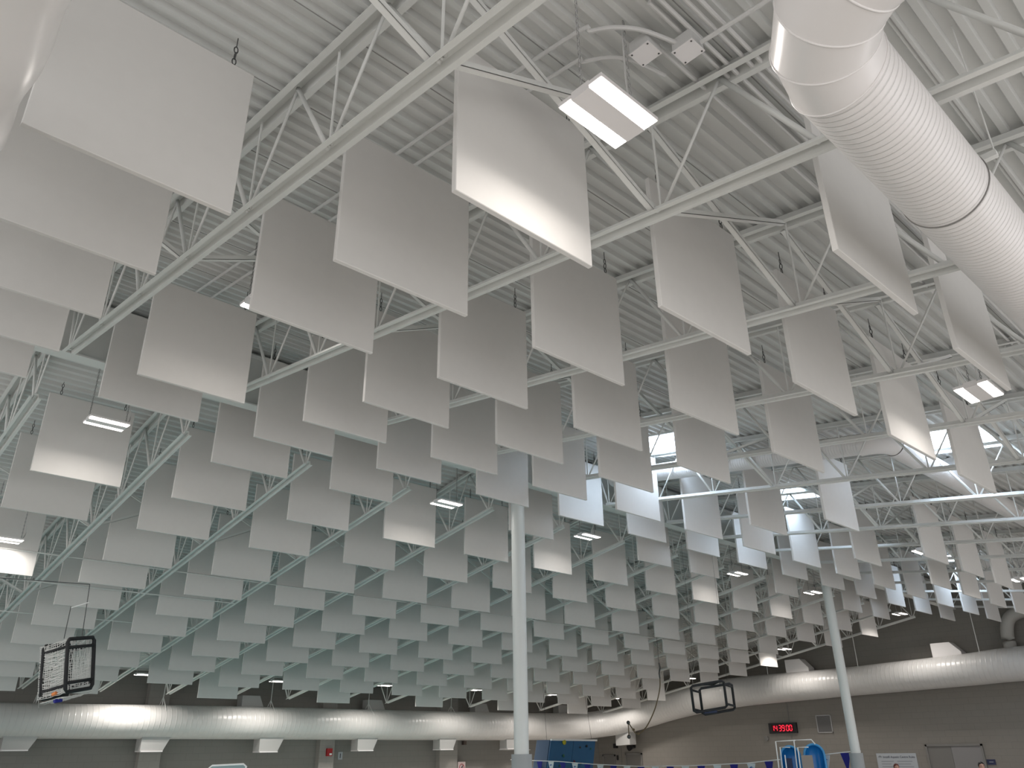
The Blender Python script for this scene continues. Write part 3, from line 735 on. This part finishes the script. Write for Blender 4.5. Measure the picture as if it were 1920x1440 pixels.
part('grille', MB().box(xw-.02, xw, 15.54, 16.09, .46, 1.03), VENTM, t)
b = MB(); [b.box(xw-.04, xw, ya, yb_, za, zb_) for ya, yb_, za, zb_ in ((15.51, 16.12, .43, .46), (15.51, 16.12, 1.03, 1.06), (15.51, 15.54, .43, 1.06), (16.09, 16.12, .43, 1.06))]
part('vent_frame', b, mat('pale_vent_frame', (.42, .42, .42), .5), t)
b = MB(); [b.box(xw-.03, xw-.02, 15.55+.03*k, 15.56+.03*k, .46, 1.03) for k in range(18)]; part('louvres', b, FRAME, t)
b = MB(); b.tube([(xw-.02, 17.27, .25), (xw-.02, 17.27, 2.0)], .015, 6); solo('wall_conduit', b, FRAME, 'thin vertical conduit behind the digital clock', 'conduit')
b = MB(); b.tube([(xw, 18.34, .28), (xw-.09, 18.34, .28)], .09, 16); solo('wall_speaker', b, FRAME, 'small round grey speaker below left of the digital clock', 'speaker', 'wall speakers')
# double door
def door(name, y0, y1, zt_, split, lb):
    s = thing(name, None, None, (xw-.02, (y0+y1)/2, -2.18)); s['kind'] = 'structure'
    b = MB(); b.box(xw-.06, xw+.01, y0-.06, y0, -2.18, zt_+.06); b.box(xw-.06, xw+.01, y1, y1+.06, -2.18, zt_+.06); b.box(xw-.06, xw+.01, y0-.06, y1+.06, zt_, zt_+.06)
    part('door_frame', b, FRAME, s)
    if split:
        ym = y0+(y1-y0)*.55
        lf = part('door_leaf', MB().box(xw-.03, xw, y0, ym-.005, -2.17, zt_-.01), DOORM, s); part('door_handle', MB().box(xw-.08, xw-.03, ym-.12, ym-.09, -1.25, -1.05), CHAIN, lf)
        lf = part('door_leaf', MB().box(xw-.02, xw, ym+.005, y1, -2.17, zt_-.01), DOORG, s); part('door_handle', MB().box(xw-.07, xw-.02, ym+.09, ym+.12, -1.25, -1.05), CHAIN, lf)
    else:
        lf = part('door_leaf', MB().box(xw-.02, xw, y0, y1, -2.17, zt_-.01), DOORG, s); part('door_handle', MB().box(xw-.07, xw-.02, y0+.09, y0+.12, -1.2, -1.05), CHAIN, lf)
door('door_1', 10.45, 12.18, -.08, True, ''); door('door_2', 24.78, 25.62, -.28, False, ''); door('door_3', 26.35, 27.0, -.34, False, '')
def text_mesh(body, size, m, parent, loc, name='lettering'):
    cu = bpy.data.curves.new('t', 'FONT'); cu.body = body; cu.size = size; cu.extrude = .002
    to = bpy.data.objects.new('t', cu); COL.objects.link(to); dg = bpy.context.evaluated_depsgraph_get(); dg.update()
    me = bpy.data.meshes.new_from_object(to.evaluated_get(dg)); bpy.data.objects.remove(to)
    # lies on the right wall: reading direction is -Y, up is Z, facing -X
    for v in me.vertices: x, y, z = v.co; v.co = (-z, -x, y)
    me.materials.clear(); me.materials.append(m)
    o = bpy.data.objects.new(name, me); COL.objects.link(o); o.parent = parent; o.location = Vector(loc)-ORG[parent.name]; ORG[o.name] = ORG[parent.name]
    return o
t = thing('rules_sign', 'pale grey rules poster left of the double door', 'sign', (xw-.01, 13.3, -1.3))
part('sign_board', MB().box(xw-.02, xw, 12.62, 14.03, -1.35, -.29), SIGNW, t)
text_mesh('Innisfil Aquatic Centre Rules', .098, SIGNT, t, (xw-.022, 13.80, -.44))
b = MB()
for k in range(9):
    for (ya, yb_) in ((13.88, 13.42), (13.32, 12.75)):
        z = -.56-.085*k; b.box(xw-.023, xw-.02, yb_+random.uniform(0, .12), ya, z, z+.02)
part('small_print', b, SIGNG, t); b = MB(); b.prism([(13.98, -.42), (13.93, -.36), (13.86, -.37), (13.83, -.42)], 'x', xw-.023, xw-.02); part('printed_logo', b, SIGNG, t)
t = thing('room_sign', 'small navy sign right of the double door', 'sign', (xw-.01, 10.22, -.65))
part('sign_plate', MB().box(xw-.02, xw, 10.11, 10.37, -.65, -.49), mat('navy_sign', (.015, .02, .07), .4), t)
part('lettering', MB().box(xw-.023, xw-.02, 10.17, 10.30, -.58, -.555), SIGNG, t)
for (y, z, lb) in ((26.2, .09, 'small black speaker left of the dark horn speaker'),):
    solo('wall_speaker', MB().box(xw-.14, xw, y-.09, y+.09, z-.09, z+.1), BLACK, lb, 'speaker', 'wall speakers')
b = MB(); b.tube([(xw, 25.1, .05), (xw-.1, 25.15, .05), (xw-.32, 25.2, .04)], [.06, .08, .17], 16); solo('horn_speaker', b, BLACK, 'black horn speaker below the pale duct outlet near the corner', 'speaker', 'wall speakers')
solo('door_buzzer', MB().box(xw-.05, xw, 26.12, 26.2, -.50, -.30), BLACK, 'small dark box between the two grey doors by the corner', 'switch box')
b = MB(); b.tube([(xw-.03, 25.9, .1), (xw-.03, 25.95, -.9)], .012, 6); solo('wall_conduit', b, FRAME, 'thin vertical conduit between the two corner doors', 'conduit')

# far wall fittings
yw = 27.05
t = thing('fire_alarm', 'small red fire alarm on the far wall pilaster', 'fire alarm', (16.47, yw-.05, -.12))
part('alarm_body', MB().box(16.36, 16.58, yw-.08, yw, -.13, .12), RED, t); part('strobe', MB().box(16.46, 16.54, yw-.11, yw-.08, -.10, -.04), RAIL, t)
t = thing('wall_notice', 'tiny white notice right of the red fire alarm', 'notice', (17.1, 27.28, -.2))
part('plate', MB().box(17.02, 17.2, 27.28, 27.3, -.25, 0), SIGNW, t); part('printed_mark', MB().box(17.09, 17.12, 27.274, 27.28, -.2, -.05), SIGNT, t)
t = thing('warning_sign', 'pink and white prohibition sign at the bottom left of the middle column', 'sign', (22.6, 27.26, -1.0))
part('sign_board', MB().box(22.42, 22.80, 27.02, 27.04, -1.0, -.42), mat('pale_pink_sign', (.55, .45, .45), .5), t)
b = MB(); b.tube([(22.61+.12*math.cos(2*PI*k/24), 27.015, -.62+.12*math.sin(2*PI*k/24)) for k in range(24)], .012, 6, closed=True); b.bar((22.53, 27.015, -.70), (22.69, 27.015, -.54), .02, .02); part('prohibition_ring', b, mat('red_ring', (.4, .05, .06), .5), t)
b = MB(); b.bar((22.58, 27.01, -.68), (22.65, 27.01, -.57), .02, .035); part('pictogram', b, SIGNT, t)
solo('wall_camera', MB().box(22.83, 22.97, 27.16, 27.3, .2, .34), mat('brown_camera', (.10, .07, .06), .5), 'small dark camera under the wall duct right of the pilaster', 'camera')
b = MB(); b.tube([(24.9, 27.3, .0), (24.9, 27.15, .0), (26.6, 27.15, -.02), (26.6, 27.3, -.02)], .012, 6); solo('towel_rail', b, RAIL, 'thin white rail on the far wall behind the climbing panel', 'rail')

# ------------------------------------------------------------------ people at the right
def person(x, y, ht, hairm, shirt, label, face):
    t = thing('person', label, 'person', (x, y, -2.18), rz=face); s = ht/1.75
    me = bpy.data.meshes.new('body')
    V = [(0, 0, .95), (0, 0, 1.15), (0, .0, 1.38), (0, 0, 1.48), (0, 0, 1.56)]; E_ = [(0, 1), (1, 2), (2, 3), (3, 4)]; R = [.15, .13, .14, .055, .05]
    def chain(start, pts, rs):
        p = start
        for q, r in zip(pts, rs): V.append(q); R.append(r); E_.append((p, len(V)-1)); p = len(V)-1
        return p
    for q in (-1, 1):
        chain(0, [(q*.10, 0, .85), (q*.11, .01, .48), (q*.11, 0, .10), (q*.11, -.02, .05), (q*.12, -.17, .03)], [.095, .062, .042, .045, .035])
        w_ = chain(2, [(q*.19, 0, 1.40), (q*.24, .02, 1.12), (q*.26, -.03, .86), (q*.265, -.04, .80)], [.055, .042, .03, .035])
        for k in range(4): chain(w_, [(q*.265, -.075+.022*k, .74), (q*.262, -.08+.022*k, .70-.006*(k % 3))], [.010, .008])
        chain(w_, [(q*.25, -.085, .77), (q*.245, -.10, .735)], [.011, .009])
    me.from_pydata([(a*s, b_*s, c*s) for a, b_, c in V], E_, []); me.materials.append(SKIN)
    o = bpy.data.objects.new('body', me); COL.objects.link(o); o.parent = t; ORG[o.name] = Vector((0, 0, 0))
    sk = o.modifiers.new('skin', 'SKIN'); sk.use_smooth_shade = True
    for i, r in enumerate(R): me.skin_vertices[0].data[i].radius = (r*s, r*s)
    me.skin_vertices[0].data[0].use_root = True
    sb = o.modifiers.new('sub', 'SUBSURF'); sb.levels = 1; sb.render_levels = 1
    b = MB(); b.sphere((0, -.01*s, 1.645*s), .085*s, 20, 14, (.88, 1.05, 1.22)); b.sphere((0, -.10*s, 1.63*s), .016*s, 8, 6, (.8, 1, 1.5))
    for q in (-1, 1): b.sphere((q*.078*s, 0, 1.635*s), .022*s, 8, 6, (.4, .8, 1.3))
    part('head', b, SKIN, t, smooth=True, local=True)
    b = MB()
    for q in (-1, 1): b.sphere((q*.03*s, -.088*s, 1.66*s), .010*s, 8, 6)
    part('eyes', b, BLACK, t, local=True); part('mouth', MB().box(-.022*s, .022*s, -.094*s, -.085*s, 1.588*s, 1.595*s), REDH, t, local=True)
    b = MB(); b.sphere((0, .012*s, 1.665*s), .093*s, 20, 14, (.95, 1.06, 1.15)); b.v = [(a, b_, c) if (c > 1.70*s or b_ > -.02*s) else (a*.9, b_*.85, c) for a, b_, c in b.v]
    part('hair', b, hairm, t, smooth=True, local=True)
    b = MB(); b.tube([(0, 0, .93*s), (0, 0, 1.15*s), (0, 0, 1.36*s), (0, 0, 1.44*s)], [.19*s, .165*s, .20*s, .10*s], 20)
    for q in (-1, 1): b.tube([(q*.13*s, 0, 1.40*s), (q*.22*s, .01*s, 1.28*s), (q*.235*s, .02*s, 1.18*s)], [.08*s, .072*s, .066*s], 14)
    part('shirt', b, shirt, t, smooth=True, local=True)
    b = MB(); b.tube([(0, 0, .97*s), (0, 0, .82*s)], [.185*s, .20*s], 20)
    for q in (-1, 1): b.tube([(q*.10*s, 0, .88*s), (q*.11*s, 0, .55*s)], [.11*s, .10*s], 16)
    part('shorts', b, SHORT, t, smooth=True, local=True)
person(27.0, 11.55, 1.63, HAIRR, SHIRT, 'person with auburn hair before the rules poster, head just showing', -.9)
person(27.0, 9.12, 1.68, HAIRB, SHIRTD, 'person with black hair before the double door, head just showing', -1.0)
